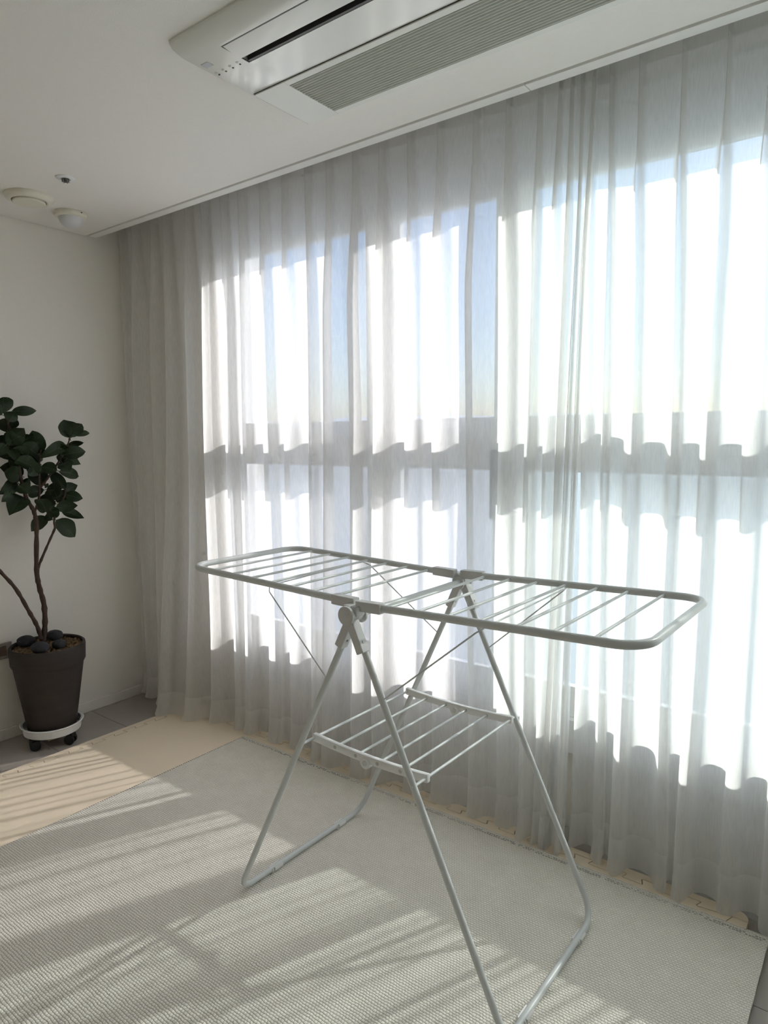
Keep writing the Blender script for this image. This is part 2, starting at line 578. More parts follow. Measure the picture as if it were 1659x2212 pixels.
# ------------------------------------------------------------------ sheer curtains
def curtain(xs, x_end0, x_end1, seed, name, label, flare=None, tight=None):
    rr = random.Random(seed)
    n = len(xs)
    ctr = [(x_end0)] + list(xs) + [x_end1]

    def lerp_list(lst, u):                       # smooth value at fractional pleat index
        i = max(0, min(len(lst) - 2, int(math.floor(u))))
        t = min(1, max(0, u - i))
        t = t * t * (3 - 2 * t)
        return lst[i] * (1 - t) + lst[i + 1] * t

    amp_m = [rr.uniform(0.8, 1.15) for _ in range(n + 2)]
    amp_l = [rr.uniform(0.35, 1.35) for _ in range(n + 2)]
    bb = [rr.uniform(0.25, 0.6) for _ in range(n + 2)]
    bl = [rr.uniform(-0.25, 0.45) for _ in range(n + 2)]
    mm = [rr.uniform(0.75, 1.35) for _ in range(n + 2)]
    ln = [rr.uniform(-0.75, 0.35) for _ in range(n + 2)]
    dr = [rr.uniform(-0.025, 0.025) for _ in range(n + 2)]
    SEG, ROWS = 26, 46
    zt = 2.405
    zb = 0.019
    zs = []
    for r in range(ROWS + 1):
        t = r / ROWS
        zs.append(zt + (zb - zt) * (t ** 1.05))
    zs[1] = 2.352                                # lower edge of the heading tape
    zs[-2] = 0.048
    zs[-3] = 0.125                               # top of the hem
    NU = n * SEG
    vs, idx = [], {}

    def P(u, z):
        # u in 0..n, pleat tip at i+0.5
        i = min(n - 1, int(u))
        t = u - i
        s = (zt - z) / (zt - zb)                 # 0 top, 1 bottom
        c = u + 0.5                              # index into ctr (tips at 1..n)
        k = int(min(len(ctr) - 2, max(0, math.floor(c))))
        ft = c - k
        x = ctr[k] * (1 - ft) + ctr[k + 1] * ft
        sp = 0.5 * (ctr[min(k + 1, n + 1)] - ctr[k]) + 0.5 * (ctr[min(i + 2, n + 1)] - ctr[i]) / 2
        sp = max(0.02, sp)
        e = min(1, s / 0.26)
        e = e * e * (3 - 2 * e)                  # heading opens into folds over the first 40 cm
        b = 0.97 * (1 - e) + e * (lerp_list(bb, c) * (1 - s) + lerp_list(bl, c) * s)
        cm = e * (lerp_list(mm, c) * (0.55 + 0.45 * s))
        kk = 6.0 * (1 - e) + e * (1.7 * (1 - s) + 1.0 * s)
        am = 0.046 * (1 - e) + e * (0.050 * lerp_list(amp_m, c) * (1 - s) + 0.064 * lerp_list(amp_l, c) * s)
        am *= min(1.0, 0.45 + sp / 0.2)
        S = 0.5 - 0.5 * math.cos(2 * math.pi * t)
        Sk = S ** kk
        y = -0.535 - am * (Sk - 0.2 * s)
        x += b * sp * math.sin(2 * math.pi * t) / (2 * math.pi)
        x += cm * sp * math.sin(4 * math.pi * t) / (4 * math.pi)
        x += e * lerp_list(ln, c) * am * (Sk - 0.4)
        x += e * s * lerp_list(dr, c)
        y += e * 0.010 * noise.noise((u * 0.37 + seed, z * 1.1, 0.0)) * (0.4 + s)
        x += e * 0.016 * noise.noise((u * 0.8, z * 0.9 + seed, 3.3))
        if tight:
            x, y = tight(x, y, s, u / n)
        if flare:
            x, y = flare(x, y, s)
        # fabric kicks out a little where it meets the floor
        kick = max(0.0, (0.10 - z) / 0.10)
        y -= 0.018 * kick * kick * (0.5 + S)
        zz = z
        if z < 0.03:
            zz = 0.0185 + 0.006 * max(0.0, noise.noise((u * 1.7, seed, 0)))
        x = max(0.018, x)
        if x > 0.86 and z < 0.12:
            y = max(y, -0.612)
        y = min(y, -0.445)
        return (x, y, zz)

    grid = [[P(n * a / NU, z) for a in range(NU + 1)] for z in zs]
    org = (0.5 * (x_end0 + x_end1), -0.55, 0.019)
    root = tag(empty(name, org), label, 'curtain', 'floor-length sheer curtains')

    def strip(r0, r1, nm, mat, off=0.0):
        mb = MB()
        vv, ff = [], []
        w = NU + 1
        for r in range(r0, r1 + 1):
            for a in range(w):
                p = grid[r][a]
                if off:
                    q0 = grid[r][max(a - 1, 0)]
                    q1 = grid[r][min(a + 1, NU)]
                    d = Vector((q1[0] - q0[0], q1[1] - q0[1], 0))
                    nn = Vector((d.y, -d.x, 0))
                    nn = nn.normalized() * off if nn.length > 1e-9 else Vector((0, -off, 0))
                    p = (p[0] + nn.x, p[1] + nn.y, p[2])
                vv.append(p)
        for r in range(r1 - r0):
            for a in range(NU):
                ff.append((r * w + a, r * w + a + 1, (r + 1) * w + a + 1, (r + 1) * w + a))
        mb.add(vv, ff)
        return mb.build(nm, mat, root, smooth=180, origin=org)

    strip(1, ROWS - 2, 'fabric', 'sheer')
    h = strip(ROWS - 2, ROWS, 'hem', 'sheer2')
    h['label'] = 'doubled hem along the bottom'
    t = strip(0, 1, 'heading_tape', 'tape')
    t['label'] = 'stiff heading tape along the top'
    return root


def flare_left(x, y, s):
    # the fold nearest the corner billows into the room towards the floor
    g = math.exp(-((x - 0.42) / 0.17) ** 2)
    y -= 0.19 * g * max(0.0, s - 0.25) ** 1.6
    g2 = math.exp(-((x - 0.10) / 0.12) ** 2)
    y -= 0.02 * g2
    return x, y


def gather(x, y, s, f):
    # the leading edge of the panel is bunched and leans towards the corner lower down
    g = max(0.0, (x - 2.14) / 0.25)
    g = min(1.0, g)
    x -= 0.055 * g * s
    y -= 0.03 * g * (0.3 + s)
    return x, y


def tuck(x, y, s, f):
    # the other panel's leading edge hangs behind the first one
    g = min(1.0, max(0.0, (2.52 - x) / 0.14))
    return x, y + 0.055 * g * (0.6 + 0.4 * s)


PL = [0.03, 0.146, 0.274, 0.372, 0.535, 0.646, 0.776, 0.888, 1.02, 1.147, 1.27, 1.381, 1.51, 1.628, 1.749, 1.871, 2.006, 2.119, 2.223, 2.285, 2.32, 2.352, 2.385]
curtain(PL, -0.03, 2.405, 11, 'sheer_curtain', 'long white sheer curtain panel hanging from the wall corner to the window handle', flare_left, gather)
PR = [2.365, 2.425, 2.515, 2.625, 2.732, 2.83] + [2.935 + 0.108 * k for k in range(11)]
curtain(PR, 2.325, 4.09, 23, 'sheer_curtain', 'white sheer curtain panel with few wide folds at the right edge of the photo', None, tuck)

# ------------------------------------------------------------------ foam puzzle mat
MZ = 0.015
mat_root = tag(empty('foam_mat', (0.3555, -0.512, 0.0), -0.009), 'beige foam puzzle mat lying under the rug', 'mat')
SW, TS = 0.040, 1.225
LEN = 2 * TS + 2 * SW


def jig(p, q, nper=0.105, off=0.0125, skip=0.03):
    # dovetail seam from p to q as a polyline
    p, q = Vector(p), Vector(q)
    L = (q - p).length
    d = (q - p) / L
    nn = Vector((-d.y, d.x))
    nt = int((L - 2 * skip) / nper)
    s0 = (L - nt * nper) / 2
    pts = [p.copy()]
    for k in range(nt):
        a = s0 + k * nper
        seq = [(0.00, -1.0), (0.035, -0.75), (0.02, -0.4), (-0.02, 0.4), (-0.035, 0.75), (0.0, 1.0),
               (0.50, 1.0), (0.535, 0.75), (0.52, 0.4), (0.48, -0.4), (0.465, -0.75), (0.50, -1.0)]
        for t, o in seq:
            pts.append(p + d * (a + t * nper) + nn * (o * off))
    pts.append(q.copy())
    return pts


def shrink(poly, g):
    # pull an outline in by g so that neighbours leave a hairline seam
    n = len(poly)
    out = []
    area = sum(poly[i][0] * poly[(i + 1) % n][1] - poly[(i + 1) % n][0] * poly[i][1] for i in range(n))
    sg = 1 if area > 0 else -1
    for i in range(n):
        a, b, c = Vector(poly[i - 1]), Vector(poly[i]), Vector(poly[(i + 1) % n])
        d1 = (b - a)
        d2 = (c - b)
        if d1.length < 1e-7 or d2.length < 1e-7:
            out.append(b)
            continue
        n1 = Vector((-d1.y, d1.x)).normalized() * sg
        n2 = Vector((-d2.y, d2.x)).normalized() * sg
        nn = (n1 + n2)
        nn = nn.normalized() if nn.length > 1e-6 else n1
        out.append(b + nn * g)
    return out


X = [0, SW, SW + TS, SW + 2 * TS, LEN]
Yv = [0, -SW, -SW - TS, -SW - 2 * TS, -LEN]
seamH = {}
seamV = {}
for j in (1, 2, 3):
    for i in range(4):
        seamH[(j, i)] = jig((X[i], Yv[j]), (X[i + 1], Yv[j])) if i in (1, 2) else [Vector((X[i], Yv[j])), Vector((X[i + 1], Yv[j]))]
for i in (1, 2, 3):
    for j in range(4):
        seamV[(i, j)] = jig((X[i], Yv[j]), (X[i], Yv[j + 1])) if j in (1, 2) else [Vector((X[i], Yv[j])), Vector((X[i], Yv[j + 1]))]


def corner(cx, cy, r, a0):
    return [Vector((cx + r * math.cos(math.radians(a0 + 90 * k / 6)), cy + r * math.sin(math.radians(a0 + 90 * k / 6)))) for k in range(7)]


def mat_piece(nm, poly):
    q = []
    for p in poly:
        if not q or (Vector(p) - q[-1]).length > 1e-5:
            q.append(Vector(p))
    if (q[0] - q[-1]).length < 1e-5:
        q.pop()
    mb = MB().prism(shrink(q, 0.0015), 0.0, MZ)
    return mb.build(nm, 'foam', mat_root)


for j in (1, 2):
    for i in (1, 2):
        poly = seamH[(j, i)] + seamV[(i + 1, j)][1:] + list(reversed(seamH[(j + 1, i)]))[1:] + list(reversed(seamV[(i, j)]))[1:-1]
        mat_piece('mat_tile', poly)
rc = 0.035
# edge strips; the end ones carry the rounded corners
mat_piece('edge_strip', [Vector((X[1], 0)), Vector((X[2], 0))] + list(reversed(seamH[(1, 1)])))
mat_piece('edge_strip', [Vector((X[2], 0))] + list(reversed(corner(LEN - rc, -rc, rc, 0))) + [Vector((LEN, Yv[1])), Vector((X[3], Yv[1]))] + list(reversed(seamH[(1, 2)]))[1:])
mat_piece('edge_strip', [Vector((X[1], Yv[4])), Vector((X[2], Yv[4]))] + list(reversed(seamH[(3, 1)])))
mat_piece('edge_strip', [Vector((X[2], Yv[4])), Vector((X[4], Yv[4])), Vector((X[4], Yv[3])), Vector((X[3], Yv[3]))] + list(reversed(seamH[(3, 2)]))[1:])
mat_piece('edge_strip', list(reversed(corner(rc, -rc, rc, 90))) + [Vector((X[1], 0)), Vector((X[1], Yv[1]))] + seamV[(1, 1)][1:] + [Vector((0, Yv[2]))])
mat_piece('edge_strip', [Vector((0, Yv[2]))] + seamV[(1, 2)] + [Vector((X[1], Yv[4])), Vector((0, Yv[4]))])
mat_piece('edge_strip', [Vector((LEN, Yv[1])), Vector((LEN, Yv[2]))] + list(reversed(seamV[(3, 1)])))
mat_piece('edge_strip', [Vector((LEN, Yv[2])), Vector((LEN, Yv[3]))] + list(reversed(seamV[(3, 2)])))

# ------------------------------------------------------------------ rug
RZ = 0.023
rug = tag(empty('area_rug', (0.87984, -0.62078, MZ), 0.00289), 'grey-beige woven rug under the drying rack', 'rug')
RL, RWd = 2.0605, 1.62
rb = MB()
nx, ny = 60, 48
vs, fs = [], []
for j in range(ny + 1):
    for i in range(nx + 1):
        x, y = RL * i / nx, -RWd * j / ny
        vs.append((x + 0.0012 * noise.noise((y * 30, 1.3, x)), y, RZ - MZ + 0.0012 * noise.noise((x * 3, y * 3, 0.5))))
for j in range(ny):
    for i in range(nx):
        a = j * (nx + 1) + i
        fs.append((a, a + nx + 1, a + nx + 2, a + 1))
top_n = len(vs)
rim = [i for i in range(nx + 1)] + [j * (nx + 1) + nx for j in range(1, ny + 1)] + [ny * (nx + 1) + i for i in range(nx - 1, -1, -1)] + [j * (nx + 1) for j in range(ny - 1, 0, -1)]
for r_ in rim:
    vs.append((vs[r_][0], vs[r_][1], 0.0002))
for k in range(len(rim)):
    a, b = rim[k], rim[(k + 1) % len(rim)]
    fs.append((a, b, top_n + (k + 1) % len(rim), top_n + k))
fs.append(tuple(top_n + k for k in range(len(rim))))
rb.add(vs, fs).build('rug_body', 'rug', rug)
sb = MB()
for off in (0.016, 0.023):
    x = 0.01
    while x < RL - 0.01:
        ln = R.uniform(0.004, 0.0075)
        if R.random() < 0.70:
            yj = -off + R.uniform(-0.0006, 0.0006)
            sb.box(x, x + ln, yj - 0.0006, yj + 0.0006, RZ - MZ - 0.002, RZ - MZ + 0.0009)
        x += ln + R.uniform(0.001, 0.004)
y = -0.01
while y > -RWd + 0.01:
    sb.obox((0.003, y, RZ - MZ), (1, 0.4, 0), (-0.4, 1, 0), (0, 0, 1), 0.006, 0.0009, 0.0016)
    y -= R.uniform(0.0075, 0.0105)
so = sb.build('stitching', 'stitch', rug)
so['kind'] = 'stuff'
so['label'] = 'dark running stitches along the rug edges'

# ------------------------------------------------------------------ drying rack
rack = tag(empty('drying_rack', (2.11394, -1.0712, RZ), -0.01555), 'white folding clothes drying rack with open wings standing on the rug', 'drying rack')
HZ = 0.915 - RZ            # hinge height above the rug
ZB = 0.0105
S_ = 0.42607
WLU, WRU, WLW, WRW = 0.275, 0.2484, 0.2233, 0.2356
TLL, TRR = 0.246, 0.250
LR_ = 0.0083
for sx, wb, wt in ((-1, WLU, TLL), (1, WRU, TRR)):
    pts = [(0.012 * sx, -wt, HZ - 0.03), (S_ * sx, -wb, ZB), (S_ * sx, wb, ZB), (0.012 * sx, wt, HZ - 0.03)]
    o = MB().tube(fillet(pts, 0.055, 10), LR_, 14).build('leg_frame', 'rackw', rack, smooth=60)
    for cy in ((-0.132, 0.16) if sx < 0 else (-0.157, 0.150)):
        cb = MB()
        n = 14
        vs, fs = [], []
        for k in range(n + 1):
            a = math.radians(-215 + 250 * k / n)
            for rr_ in (LR_ + 0.0002, LR_ + 0.0034):
                for yy in (cy - 0.021, cy + 0.021):
                    vs.append((S_ * sx + rr_ * math.cos(a), yy, ZB + rr_ * math.sin(a) + 0.0))
        for k in range(n):
            b = k * 4
            fs += [(b, b + 1, b + 5, b + 4), (b + 2, b + 6, b + 7, b + 3), (b, b + 4, b + 6, b + 2), (b + 1, b + 3, b + 7, b + 5)]
        fs += [(0, 2, 3, 1), (n * 4, n * 4 + 1, n * 4 + 3, n * 4 + 2)]
        cb.add([(p[0], p[1], max(p[2], 0.0005)) for p in vs], fs)
        clip = cb.build('foot_clip', 'shelfp', o, smooth=40)
        MB().obox((S_ * sx + 0.0115, cy - 0.015, ZB + 0.002), (1, 0, 0), (0, 1, 0), (0, 0, 1), 0.005, 0.004, 0.013).build('clip_tab', 'print', o, bevel=0.0008)


def wing(sx, W, L, ang, rungs):
    zt = HZ + 0.025
    t = math.tan(ang)

    def Q(d, y, dz=0.0):
        return (sx * (0.03 + d), y, zt + d * t + dz)
    Lc = L * math.cos(ang)
    path = fillet([Q(0.03, -W), Q(Lc, -W), Q(Lc, W), Q(0.03, W)], 0.062, 12)
    MB().tube(path, 0.0092, 16).build('wing_rail', 'rackw', rack, smooth=60)
    for d in rungs:
        ro = MB().tube([Q(d, -W), Q(d, W)], 0.0036, 10).build('rung', 'rackw', rack, smooth=60)
        for yy, s in ((-W, 1), (W, -1)):
            a, b = Vector(Q(d, yy + s * 0.0080)), Vector(Q(d, yy + s * 0.0112))
            MB().tube([a, b], 0.0056, 12).build('weld_collar', 'rackw', ro, smooth=60)
    return Q


QL = wing(-1, WLW, 0.649, 0.0221, [0.069, 0.147, 0.228, 0.304, 0.386, 0.469, 0.555])
QR = wing(1, WRW, 0.6545, 0.0312, [0.058, 0.140, 0.222, 0.304, 0.389, 0.469, 0.554])

# hinge bar joining the two hinges
MB().tube([(0.006, -0.232, HZ + 0.001), (0.006, 0.232, HZ + 0.001)], 0.0080, 16).build('hinge_bar', 'rackw', rack, smooth=60)
for sy in (-1, 1):
    hg = MB()
    # drum carrying the wings and legs, inner and outer discs
    yo, yi = sy * 0.270, sy * 0.226
    hgr = MB().cyl((0, yi, HZ + 0.004), (0, yo, HZ + 0.004), 0.0195, 28)
    hub = hgr.build('hinge_hub', 'rackp', rack, smooth=40, bevel=0.001)
    dsc = MB()
    dsc.cyl((0, yo, HZ + 0.004), (0, yo + sy * 0.007, HZ + 0.004), 0.0235, 36)
    d_ = dsc.build('hinge_disc', 'rackp', rack, smooth=40, bevel=0.0012)
    rg = MB()
    for rr_, hh in ((0.0145, 0.0012), (0.0065, 0.002)):
        rg.cyl((0, yo + sy * 0.0068, HZ + 0.004), (0, yo + sy * (0.0072 + hh), HZ + 0.004), rr_, 28)
    rg.build('disc_ring', 'rackp', d_, smooth=40, bevel=0.0004)
    MB().cyl((0.004, yi, HZ - 0.002), (0.004, yi - sy * 0.006, HZ - 0.002), 0.0195, 32).build('hinge_disc', 'rackp', rack, smooth=40, bevel=0.001)
    # wing sockets
    for sx, W, ang in ((-1, WLW, 0.0221), (1, WRW, 0.0312)):
        d0, d1 = -0.022, 0.052
        a = Vector((sx * (0.03 + d0), sy * (W + 0.002), HZ + 0.025 + d0 * math.tan(ang)))
        b = Vector((sx * (0.03 + d1), sy * (W + 0.002), HZ + 0.025 + d1 * math.tan(ang)))
        ax = (b - a).normalized()
        MB().obox((a + b) / 2, ax, (0, 1, 0), ax.cross(Vector((0, 1, 0))), (b - a).length, 0.0235, 0.025).build('wing_socket', 'rackp', rack, bevel=0.002)
        MB().obox((sx * 0.012, sy * 0.246, HZ + 0.014), (1, 0, 0), (0, 1, 0), (0, 0, 1), 0.020, 0.030, 0.024).build('socket_lug', 'rackp', rack, bevel=0.002)
    # leg sockets
    for sx, wb, wt in ((-1, WLU, TLL), (1, WRU, TRR)):
        top = Vector((0, sy * wt, HZ))
        bot = Vector((S_ * sx, sy * wb, ZB))
        ax = (bot - top).normalized()
        if sx > 0:
            top = top + Vector((0, sy * 0.008, 0))
        a, b = top + ax * 0.012, top + ax * 0.092
        side = Vector((0, 1, 0)) - ax * ax.y
        o = MB().obox((a + b) / 2, ax, side, ax.cross(side), (b - a).length, 0.0265, 0.0225).build('leg_socket', 'rackp', rack, bevel=0.0022)
        scw = a + (b - a) * 0.72 + ax.cross(side).normalized() * (-0.0118)
        n_ = ax.cross(side).normalized()
        if n_.x < 0:
            n_ = -n_
        scw = a + (b - a) * 0.70 + n_ * 0.0108
        MB().cyl(scw, scw + n_ * 0.0016, 0.003, 12).build('screw', 'chrome', o, smooth=40)

# wire stays from the legs up to the fourth rung of each wing
for sx, Q, W, wb, wt, tl in ((-1, QL, WLW, WLU, TLL, 0.20), (1, QR, WRW, WRU, TRR, 0.215)):
    def leg_pt(sy, t):
        return Vector((S_ * sx * t, sy * (wt + (wb - wt) * t), HZ + (ZB - HZ) * t))
    d = 0.304
    n0, n1 = leg_pt(-1, tl), leg_pt(1, tl)
    k0 = Vector(Q(d + 0.012, -W + 0.022, -0.012))
    k1 = Vector(Q(d + 0.010, W - 0.026, -0.004))
    e0 = Vector(Q(d - 0.004, -W + 0.006, -0.024))
    e1 = Vector(Q(d - 0.006, W - 0.006, -0.016))
    pts = fillet([n0 + Vector((0, -0.0, 0)), e0, k0, k1, e1, n1], [0.006, 0.006, 0.006, 0.006], 4)
    MB().tube(pts, 0.0019, 8).build('wire_stay', 'rackw', rack, smooth=70)

# lower shelf
ZS = 0.540 - RZ
sh = 0.178
for i in range(6):
    lx = -sh + 2 * sh * i / 5
    z = ZS - 0.008 * (1 - (2 * i / 5 - 1) ** 2)
    if i in (0, 5):
        a, b = (lx, -0.258, z), (lx, 0.258, z)
        sgn = -1 if i == 0 else 1
        t_ = (HZ - z) / (HZ - ZB)
        a = (sgn * S_ * t_, a[1], z)
        b = (sgn * S_ * t_, b[1], z)
        lx = sgn * S_ * t_
    else:
        a, b = (lx, -0.197, z), (lx, 0.224, z)
    MB().tube([a, b], 0.0036, 10).build('shelf_rung', 'rackw', rack, smooth=60)
for yb in (-0.197, 0.224):
    vs, fs = [], []
    n = 20
    for k in range(n + 1):
        x = -0.187 + 0.374 * k / n
        z = ZS - 0.008 * (1 - (x / 0.187) ** 2)
        hz = 0.0105
        for dy, dz in ((-0.0065, -hz), (0.0065, -hz), (0.0065, hz), (-0.0065, hz)):
            vs.append((x, yb + dy, z + dz))
    for k in range(n):
        for q in range(4):
            q2 = (q + 1) % 4
            fs.append((k * 4 + q, k * 4 + q2, k * 4 + 4 + q2, k * 4 + 4 + q))
    fs += [(3, 2, 1, 0), (n * 4, n * 4 + 1, n * 4 + 2, n * 4 + 3)]
    br = MB().add(vs, fs).build('shelf_bar', 'shelfp', rack, smooth=40, bevel=0.0022)
    for i in (1, 2, 3, 4):
        lx = -sh + 2 * sh * i / 5
        z = ZS - 0.008 * (1 - (2 * i / 5 - 1) ** 2)
        s = -1 if yb < 0 else -1
        MB().cyl((lx, yb + s * 0.0060, z), (lx, yb + s * 0.0070, z), 0.0048, 16).build('rung_socket', 'print', br, smooth=40)
    s = -1
    pv = MB().cyl((-0.004, yb - 0.0085, ZS - 0.018), (-0.004, yb + 0.0085, ZS - 0.018), 0.0155, 24).build('shelf_pivot', 'shelfp', rack, smooth=40, bevel=0.0012)
    MB().cyl((-0.004, yb - 0.0100, ZS - 0.018), (-0.004, yb - 0.0083, ZS - 0.018), 0.0068, 20).build('pivot_cap', 'rackw', pv, smooth=40)

# ------------------------------------------------------------------ ceiling air conditioner
AX0, AX1, AY0, AY1, AZ = 1.668, 2.910, -1.462, -0.976, 2.270
ac = tag(empty('air_conditioner', ((AX0 + AX1) / 2, (AY0 + AY1) / 2, H)), 'glossy white ceiling air conditioner with a long slatted intake grille', 'air conditioner')
aorg = tuple(ac.location)


def extr(mb, xs_profiles):
    vs, fs = [], []
    n = len(xs_profiles[0][1])
    for x, pr in xs_profiles:
        vs += [(x, a, b) for a, b in pr]
    for i in range(len(xs_profiles) - 1):
        for k in range(n - 1):
            fs.append((i * n + k, i * n + k + 1, (i + 1) * n + k + 1, (i + 1) * n + k))
    fs.append(tuple(range(n)))
    fs.append(tuple((len(xs_profiles) - 1) * n + k for k in range(n - 1, -1, -1)))
    return mb.add(vs, fs)


NX0, NX1 = 1.792, 2.79
pf = [(AY0, H - 0.0002), (AY0 + 0.001, H - 0.008), (AY0 + 0.010, H - 0.017), (AY0 + 0.026, H - 0.024), (AY0 + 0.046, AZ), (-1.4045, AZ), (-1.4045, H - 0.0002)]
pb = [(-1.002, H - 0.0002), (-1.002, AZ), (AY1 - 0.008, AZ), (AY1 - 0.002, AZ + 0.004), (AY1, H - 0.0002)]
pc = [(-1.3165, H - 0.0002), (-1.3165, AZ), (-1.186, AZ), (-1.186, H - 0.0002)]
pe1 = [(-1.4045, H - 0.0002), (-1.4045, AZ), (-1.3165, AZ), (-1.3165, H - 0.0002)]
pe2 = [(-1.186, H - 0.0002), (-1.186, AZ), (-1.002, AZ), (-1.002, H - 0.0002)]
bb_ = MB()


def full_profile(z):
    return [(AY0, H - 0.0002), (AY0 + 0.001, H - 0.008), (AY0 + 0.010, H - 0.017), (AY0 + 0.026, H - 0.024), (AY0 + 0.046, z), (AY1 - 0.008, z), (AY1 - 0.002, z + 0.004), (AY1, H - 0.0002)]


fp = full_profile(AZ)
extr(bb_, [(AX0, [(a, max(b, AZ + 0.010)) for a, b in fp]), (AX0 + 0.003, [(a, max(b, AZ + 0.003)) for a, b in fp]), (AX0 + 0.008, fp), (NX0, fp)])
extr(bb_, [(NX1, fp), (AX1 - 0.008, fp), (AX1 - 0.003, [(a, max(b, AZ + 0.003)) for a, b in fp]), (AX1, [(a, max(b, AZ + 0.010)) for a, b in fp])])
for pr in (pf, pb, pc):
    extr(bb_, [(NX0, pr), (NX1, pr)])
bb_.build('casing', 'acw', ac, smooth=35, origin=aorg)
MB().box(NX0, NX1, -1.4045, -1.3165, H - 0.004, H - 0.001).build('duct_back', 'dark', ac, origin=aorg)
MB().box(NX0, NX1, -1.186, -1.002, H - 0.004, H - 0.001).build('filter', 'slotg', ac, origin=aorg)
lv = MB()
lvp = [(-1.4015, AZ + 0.004), (-1.4015, AZ + 0.0005), (-1.375, AZ - 0.0022), (-1.346, AZ - 0.0035), (-1.346, AZ + 0.0005), (-1.375, AZ + 0.004)]
extr(lv, [(NX0 + 0.0015, lvp + [lvp[0]]), (NX1 - 0.0015, lvp + [lvp[0]])])
lv.build('louver', 'acw', ac, smooth=30, origin=aorg)
MB().box(NX0, NX1, -1.4052, -1.4022, AZ - 0.0006, AZ + 0.002).build('louver_seam', 'slotg', ac, origin=aorg)
MB().box(NX0 - 0.001, NX0 + 0.0013, -1.4040, -1.3172, AZ - 0.0006, AZ + 0.002).build('louver_seam', 'slotg', ac, origin=aorg)
MB().box(NX0 + 0.003, NX1 - 0.003, -1.3240, -1.3168, AZ + 0.001, AZ + 0.018).build('slot_lip', 'slotg', ac, origin=aorg)
# intake panel: thin frame proud of the casing with the slats in it
gf = MB()
GX0, GX1, GY0, GY1 = AX0 + 0.016, AX1 - 0.016, -1.204, -0.984
gf.box(GX0, NX0 + 0.004, GY0, GY1, AZ - 0.0042, AZ - 0.0008)
gf.box(NX1 - 0.004, GX1, GY0, GY1, AZ - 0.0042, AZ - 0.0008)
gf.box(NX0 + 0.004, NX1 - 0.004, GY0, -1.183, AZ - 0.0042, AZ - 0.0008)
gf.box(NX0 + 0.004, NX1 - 0.004, -1.005, GY1, AZ - 0.0042, AZ - 0.0008)
gfo = gf.build('grille_frame', 'acm', ac, origin=aorg, bevel=0.0012)
gs = MB().box(GX0 - 0.0014, GX1 + 0.0014, GY0 - 0.0014, GY0 + 0.002, AZ - 0.0012, AZ + 0.0006).build('grille_seam', 'slotg', ac, origin=aorg)
nsl = 18
y0s, y1s = -1.178, -1.009
me0 = None
for k in range(nsl):
    yy = y0s + (y1s - y0s) * k / (nsl - 1)
    if me0 is None:
        so_ = MB()
        pr = [(-0.0016, 0.010), (-0.0006, -0.0036), (0.0006, -0.0042), (0.0018, -0.0036), (0.0026, 0.010), (-0.0016, 0.010)]
        extr(so_, [(0.0, pr), (NX1 - NX0 - 0.002, pr)])
        s_ = so_.build('slat', 'acm', gfo)
        me0 = s_.data
    else:
        s_ = bpy.data.objects.new('slat', me0)
        col.objects.link(s_)
        s_.parent = gfo
    s_.location = (NX0 + 0.001 - aorg[0], yy - aorg[1], AZ - aorg[2])
# receiver window, four indicator dots and their faint printed marks
MB().box(1.687, 1.713, -1.3835, -1.3640, AZ - 0.0008, AZ + 0.0002).build('receiver_window', 'lens', ac, origin=aorg)
for k in range(4):
    qx = 1.688 + 0.0267 * k
    MB().cyl((qx, -1.326, AZ - 0.0008), (qx, -1.326, AZ + 0.0005), 0.0026, 12).build('indicator_light', 'dark', ac, origin=aorg)
    pk = MB()
    ring = [(qx + 0.0042 * math.cos(a * math.pi / 6), -1.3368 + 0.0030 * math.sin(a * math.pi / 6), AZ - 0.0003) for a in range(13)]
    pk.tube(ring, 0.0004, 5)
    if k > 0:
        pk.box(qx - 0.001, qx + 0.001, -1.3385, -1.335, AZ - 0.0006, AZ)
    pk.build('printed_mark', 'print', ac, origin=aorg)

# ------------------------------------------------------------------ small ceiling fittings
def ceil_thing(name, x, y, label, cat):
    return tag(empty(name, (x, y, H)), label, cat)


vd = ceil_thing('vent_cap', 0.336, -1.168, 'round cream ventilation cap with a raised disc on the ceiling', 'vent')
MB().lathe([(0.088, 0.0), (0.089, -0.006), (0.084, -0.016), (0.070, -0.024), (0.064, -0.022), (0.062, -0.010), (0.050, -0.010)], 48).build('outer_ring', 'cream', vd, smooth=45)
MB().lathe([(0.020, -0.005), (0.050, -0.012), (0.059, -0.020), (0.0595, -0.027), (0.056, -0.030), (0.0, -0.031)], 48).build('centre_disc', 'cream', vd, smooth=35)
sp = ceil_thing('fire_sprinkler', 0.630, -1.174, 'small recessed sprinkler with white flange and dark centre on the ceiling', 'sprinkler')
MB().lathe([(0.033, 0.0), (0.0335, -0.002), (0.030, -0.005), (0.018, -0.006), (0.016, -0.003), (0.012, -0.002)], 36).build('flange', 'white', sp, smooth=45)
MB().lathe([(0.013, -0.003), (0.0135, -0.008), (0.010, -0.015), (0.004, -0.017), (0.0, -0.0175)], 24).build('sprinkler_head', 'slotg', sp, smooth=45)
for k in range(6):
    a = k * math.pi / 3
    MB().obox((0.0115 * math.cos(a), 0.0115 * math.sin(a), -0.012), (math.cos(a), math.sin(a), 0), (-math.sin(a), math.cos(a), 0), (0, 0, 1), 0.003, 0.0022, 0.010).build('head_fin', 'chrome', sp)
ds = ceil_thing('motion_sensor', 0.268, -0.962, 'domed ceiling sensor with cream base and milky grey dome', 'sensor')
MB().lathe([(0.064, 0.0), (0.066, -0.004), (0.066, -0.013), (0.062, -0.019), (0.050, -0.022), (0.046, -0.020)], 44).build('base', 'cream', ds, smooth=40)
